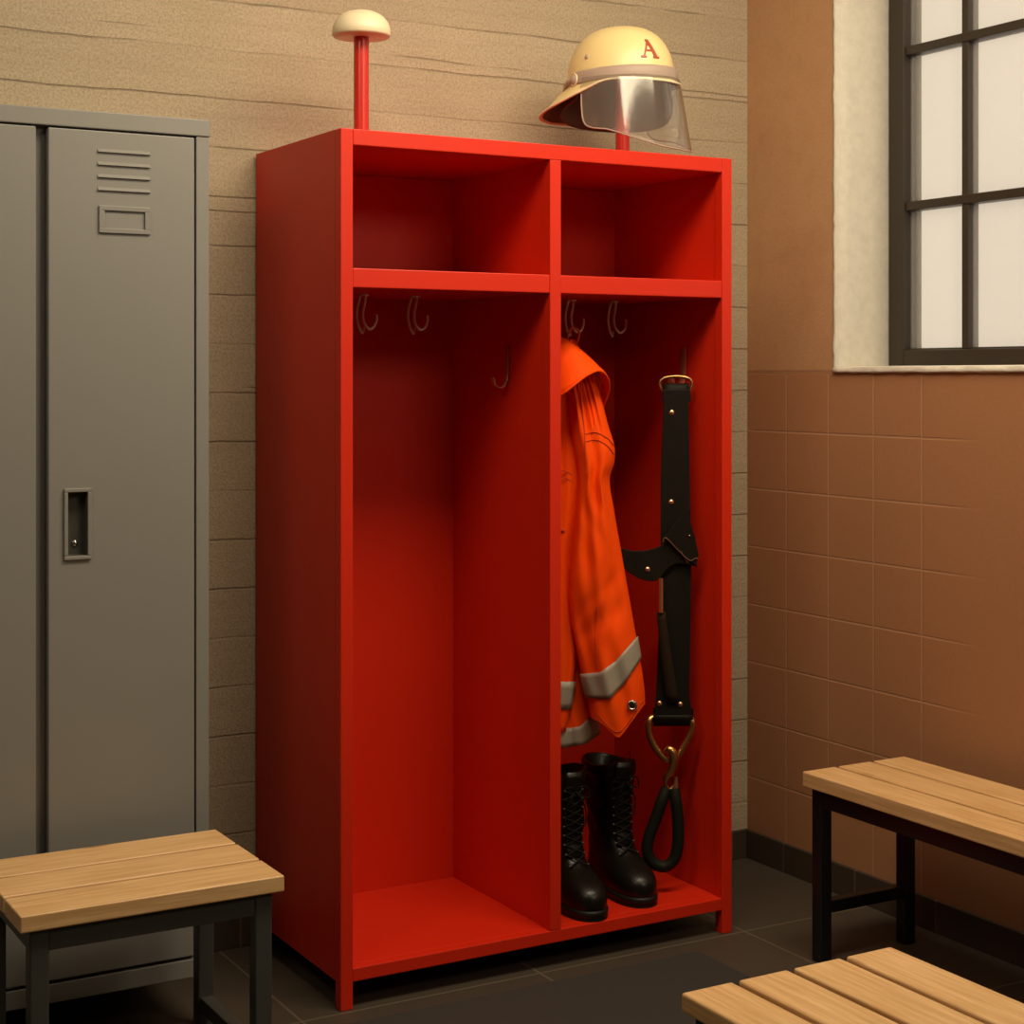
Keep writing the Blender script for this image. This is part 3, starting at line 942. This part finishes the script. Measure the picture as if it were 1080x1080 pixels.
# folded leather through the ring
bm = bmesh.new(); rows = []
for i in range(15):
    a = i / 14 * 2 * math.pi * .72 - .4
    v = 414 - 9 * math.sin(a); d = 4.300 + .012 * (1 - math.cos(a))
    rows.append([at(u, v, d) for u in (700, 707, 714, 721, 727)])
grid(bm, rows)
o = child('loop', bm, M['leather'], hn, smooth=True); solidify(o, .004, 0)
main = slab([(699, 411), (728, 411), (729, 423), (726, 424), (727, 470), (728, 530), (729, 600), (728, 680), (727, 735), (732, 764), (689, 764), (692, 735), (694, 690), (697, 600), (697, 500), (700, 425), (699, 423)], 4.285, .006, M['leather'], 'main_strap', hn)
def rivet(u, v, d, r=.0072):
    bm = bmesh.new(); dome(bm, at(u, v, d), -FW, r, .004); child('rivet', bm, M['rivet'], hn, smooth=True)
rivet(708.5, 435, 4.285); rivet(708, 529.5, 4.285)
# lower fold over the triangle ring
bm = bmesh.new(); rows = []
for i in range(13):
    a = i / 12 * math.pi * 1.5
    rows.append([at(lerp(689, 731, k / 5), 756 + 9 * math.sin(a - .2), 4.279 + .012 * (1 - math.cos(a))) for k in range(6)])
grid(bm, rows); o = child('loop', bm, M['leather'], hn, smooth=True); solidify(o, .005, 0)
rivet(695.5, 742, 4.285); rivet(717.5, 743, 4.285)
# cross piece: shoulder saddle running left, and pad on the right
sad = curve_uv([(640, 570), (652, 577), (668, 581), (684, 580), (698, 575), (707, 566)], 4)
low = curve_uv([(736, 598), (722, 595), (712, 595), (704, 600), (697, 608), (690, 613), (676, 611), (660, 601), (648, 586)], 4)
slab(sad + [(711, 560)] + [(729, 585)] + low, 4.272, .006, M['leather'], 'cross_strap', hn)
pad = [(724, 536), (727, 548), (733, 566), (737, 586), (734, 597), (726, 590), (703, 570), (700, 567)]
slab(pad, 4.262, .006, M['leather'], 'shoulder_pad', hn)
ringuv('edge_piping', [(699, 572), (702, 567), (714, 579), (727, 591), (733, 589), (736, 589)], 4.259, .0011, M['leather_edge'], closed=False, k=3)
ringuv('edge_piping', [(718, 581), (722, 588), (726, 594)], 4.262, .0008, M['leather_edge'], closed=False, k=2)
rivet(683, 600.5, 4.272)
rivet(727, 565, 4.262, .003)
# brass tube and webbing strap
bm = bmesh.new()
tube(bm, [at(696.8, 610, 4.262), at(696.8, 646, 4.262)], .0072, 14)
child('brass_tube', bm, M['rivet'], hn, smooth=True)
bm = bmesh.new(); rows = []
for i in range(12):
    t = i / 11; v = lerp(645, 741, t); c = lerp(697, 709.5, t ** 1.1); h = lerp(4.6, 6.6, t)
    d = lerp(4.264, 4.280, t) - .004 * math.sin(t * 3.1)
    rows.append([at(c - h, v, d), at(c, v, d - .0015), at(c + h, v, d)])
grid(bm, rows); o = child('webbing_strap', bm, M['webbing'], hn, smooth=True); solidify(o, .004, 0)
# triangular ring
ringuv('triangle_ring', [(684, 762), (688, 757, 4.290), (700, 757, 4.292), (715, 757, 4.292), (727, 757, 4.290), (730.5, 762), (729, 772), (722, 786), (714, 799), (708, 803), (700, 799), (691, 788), (685, 775)], 4.285, .0088, M['brass'])
# S-shaped snap hook
bm = bmesh.new()
sp = smooth_path([at(703, 793, 4.275), at(705, 790, 4.272), at(709, 793, 4.270), at(711, 803, 4.270), at(708, 813, 4.272), at(703, 820, 4.276), at(702, 828, 4.28), at(706, 833, 4.284), at(711, 828, 4.286), at(712, 820, 4.286)], 6)
rr = [lerp(.0065, .0115, math.sin(math.pi * min(1, i / len(sp) * 1.6))) if i / len(sp) < .6 else .0055 for i in range(len(sp))]
tube(bm, sp, rr, 12)
child('snap_hook', bm, M['brass'], hn, smooth=True)
bm = bmesh.new(); tube(bm, [at(712, 820, 4.286), at(713, 834, 4.286)], .007, 12); child('ferrule', bm, M['leather_edge'], hn, smooth=True)
ringuv('rope_loop', [(703, 832, 4.283), (698, 845), (691, 865), (684, 885), (683, 899), (689, 910), (701, 914), (711, 906), (715, 890), (715, 865), (713, 845), (711, 832, 4.283)], 4.275, .0150, M['rope'], closed=False)
# thin cord hanging behind
ringuv('cord', [(664, 792, 4.30), (666, 830, 4.32), (667, 870, 4.33), (670, 900, 4.33), (682, 916, 4.31), (696, 918, 4.29)], 4.3, .0010, M['webbing'], closed=False)

# ------------------------------------------------------------------ helmet
hx, hy = PINS[1]
ZBAND = 2.160
hm = thing('firefighter_helmet', 'pale yellow firefighter helmet with clear visor and red letter A, on the right pin', 'helmet', (hx - .006, hy, ZBAND), rz=math.radians(-68))
HA, HB, HH = .144, .122, .133
def wrapd(ph):
    return abs((math.degrees(ph) + 180) % 360 - 180)
def drop(ph):
    a = wrapd(ph)
    return sinterp(a, [(0, .024), (50, .020), (75, .022), (95, .042), (120, .066), (150, .086), (180, .090)])
def flare(ph):
    a = wrapd(ph)
    return sinterp(a, [(0, .022), (50, .010), (90, .018), (120, .040), (150, .072), (180, .084)])
def shell(ph, s):
    """s 0..1 band to crown; s -1..0 rim to band"""
    if s >= 0:
        a = s * math.pi / 2
        r = math.cos(a) ** .72; z = math.sin(a) * HH
        return Vector((HA * r * math.cos(ph), HB * r * math.sin(ph), z))
    t = -s
    fl = flare(ph) * t ** 1.35
    return Vector(((HA + fl) * math.cos(ph), (HB + fl) * math.sin(ph), -drop(ph) * t))
bm = bmesh.new(); rows = []
NP = 72
for s in [-1 + i / 12 for i in range(12)] + [i / 22 * .985 for i in range(23)]:
    rows.append([shell(2*math.pi*k/NP - math.pi, s) for k in range(NP)])
grid(bm, rows, wrap=True, cap1=True)
sh = link('shell', bm, M['helmet'], hm, smooth=True); solidify(sh, .004, -1)
bm = bmesh.new()
tube(bm, [shell(2*math.pi*k/NP, -1) for k in range(NP)], .0028, 8, closed=True)
link('rim_bead', bm, M['cream'], hm, smooth=True)
# dark neck curtain / lining inside, round the back and the far side
bm = bmesh.new(); rows = []
for j in range(8):
    t = j / 7
    row = []
    for k in range(49):
        a = math.radians(lerp(5, 248, k / 48))
        aa = math.degrees(a)
        dr = sinterp(aa, [(5, .035), (35, .088), (60, .112), (100, .118), (150, .110), (190, .098), (248, .060)])
        fl = .004 * t + .35 * flare(a) * t
        row.append(Vector(((HA - .014 + fl) * math.cos(a), (HB - .014 + fl) * math.sin(a), lerp(.02, -dr, t))))
    rows.append(row)
grid(bm, rows); ln_ = link('neck_curtain', bm, M['lining'], hm, smooth=True); solidify(ln_, .003, 0)
bm = bmesh.new()
grid(bm, [[Vector((p.x * .960, p.y * .952, p.z + .0008)) for p in [shell(2*math.pi*k/NP, -t) for k in range(NP)]] for t in (0, .25, .5, .75, .88, 1.0)], wrap=True)
fl_ = link('flare_lining', bm, M['lining'], hm, smooth=True)
# inner cradle seen from below
bm = bmesh.new(); rows = []
for s in [i / 10 * .97 for i in range(11)]:
    a = s * math.pi / 2
    rows.append([Vector(((HA - .01) * math.cos(a) * math.cos(p), (HB - .01) * math.cos(a) * math.sin(p), .012 + math.sin(a) * (HH - .022))) for p in [2*math.pi*k/48 for k in range(48)]])
grid(bm, rows, wrap=True, cap1=True); link('liner', bm, M['lining'], hm, smooth=True)
# band
bm = bmesh.new(); rows = []
for (g, z) in ((.0045, -.016), (.007, -.013), (.008, .000), (.007, .012), (.0045, .014)):
    rows.append([Vector(((HA + g + max(0, -z) * .25) * math.cos(p), (HB + g + max(0, -z) * .25) * math.sin(p), z + .006 * math.cos(p) - .004)) for p in [math.radians(lerp(-118, 118, k / 60)) for k in range(61)]])
grid(bm, rows); bn = link('visor_band', bm, M['band'], hm, smooth=True); solidify(bn, .004, 0)
for sgn in (-1, 1):
    bm = bmesh.new(); p = math.radians(112 * sgn)
    c = Vector(((HA + .008) * math.cos(p), (HB + .008) * math.sin(p), -.010))
    nn = Vector((math.cos(p), math.sin(p), 0))
    dome(bm, c, nn, .015, .012, 20)
    tg = nn.cross(Vector((0, 0, 1))) * (1 if sgn < 0 else -1)
    tube(bm, smooth_path([c + nn * .004, c + Vector((-.018, sgn * -.002, -.004)) + nn * .004, c + Vector((-.036, sgn * -.016, -.014)) + nn * .006, c + Vector((-.048, sgn * -.03, -.026)) + nn * .01]), [.0075 - .0045 * i / 18 for i in range(19)], 8)
    pv = link('visor_pivot', bm, M['band'], hm, smooth=True)
    bm = bmesh.new()
    cc = c + nn * .004
    u = nn.orthogonal().normalized(); w = nn.cross(u)
    tube(bm, [cc + (u * math.cos(a) + w * math.sin(a)) * .0155 for a in [2*math.pi*k/24 for k in range(24)]], .002, 6, closed=True)
    link('pivot_ring', bm, M['cream'], pv, smooth=True)
for a in (-100, 100):
    bm = bmesh.new(); p = shell(math.radians(a), .22); dome(bm, p, (math.cos(math.radians(a)), math.sin(math.radians(a)), .3), .0065, .004)
    link('shell_rivet', bm, M['band'], hm, smooth=True)
# visor
def vis_bot(ph):
    a = abs(math.degrees(ph))
    return sinterp(a, [(0, .196), (25, .190), (50, .168), (70, .148), (85, .140), (93, .126), (97, .095), (100, .03)])
def vpt(ph, t, g=0):
    zb = lerp(.010, vis_bot(ph), t)
    o_ = .012 + .030 * (zb / .17) * (0.6 + .4 * math.cos(ph)) + g
    return Vector(((HA + o_) * math.cos(ph), (HB + o_) * math.sin(ph), -zb))
bm = bmesh.new(); rows = []
for j in range(25):
    rows.append([vpt(math.radians(lerp(-100, 100, k / 80)), j / 24) for k in range(81)])
grid(bm, rows); vs_ = link('visor', bm, M['visor'], hm, smooth=True); solidify(vs_, .0018, 0)
bm = bmesh.new()
tube(bm, [vpt(math.radians(lerp(-100, 100, k / 100)), 1) for k in range(101)], .0020, 8)
link('visor_edge', bm, M['band'], vs_, smooth=True)
# letter A, built from strokes laid on the shell
PH0, SH0 = math.radians(-26), .30
def onshell(a, b, g):
    """a to the right as seen from outside, b up, in metres"""
    ph = PH0 + a * 1.25 / .135
    s = SH0 + b / .165
    p = shell(ph, s)
    n = Vector((p.x / HA**2, p.y / HB**2, p.z / HH**2)).normalized()
    return p + n * g
bm = bmesh.new()
def stroke(p0, p1, w0, w1):
    seg = 6
    vec = Vector((p1[0] - p0[0], p1[1] - p0[1])); nv = Vector((-vec.y, vec.x)).normalized()
    lo = []; 
    for i in range(seg + 1):
        t = i / seg; c = Vector(p0).lerp(Vector(p1), t); w = lerp(w0, w1, t) / 2
        L_, R2 = c - nv * w, c + nv * w
        lo.append([bm.verts.new(onshell(L_.x, L_.y, -.002)), bm.verts.new(onshell(L_.x, L_.y, .0022)), bm.verts.new(onshell(R2.x, R2.y, .0022)), bm.verts.new(onshell(R2.x, R2.y, -.002))])
    for A, B in zip(lo, lo[1:]):
        for k in range(4): bm.faces.new((A[k], A[(k+1) % 4], B[(k+1) % 4], B[k]))
    bm.faces.new(lo[0]); bm.faces.new(lo[-1][::-1])
H_ = .020
stroke((-.0145, -H_), (.0005, H_), .0038, .0038)
stroke((-.001, H_), (.0145, -H_), .0078, .0078)
stroke((-.0095, -.006), (.0085, -.006), .0034, .0034)
stroke((-.0215, -H_), (-.0085, -H_), .0036, .0036)
stroke((.0070, -H_), (.0225, -H_), .0036, .0036)
stroke((-.0050, H_ - .0005), (.004, H_ - .0005), .0030, .0030)
link('letter_emblem', bm, M['emblem'], hm)
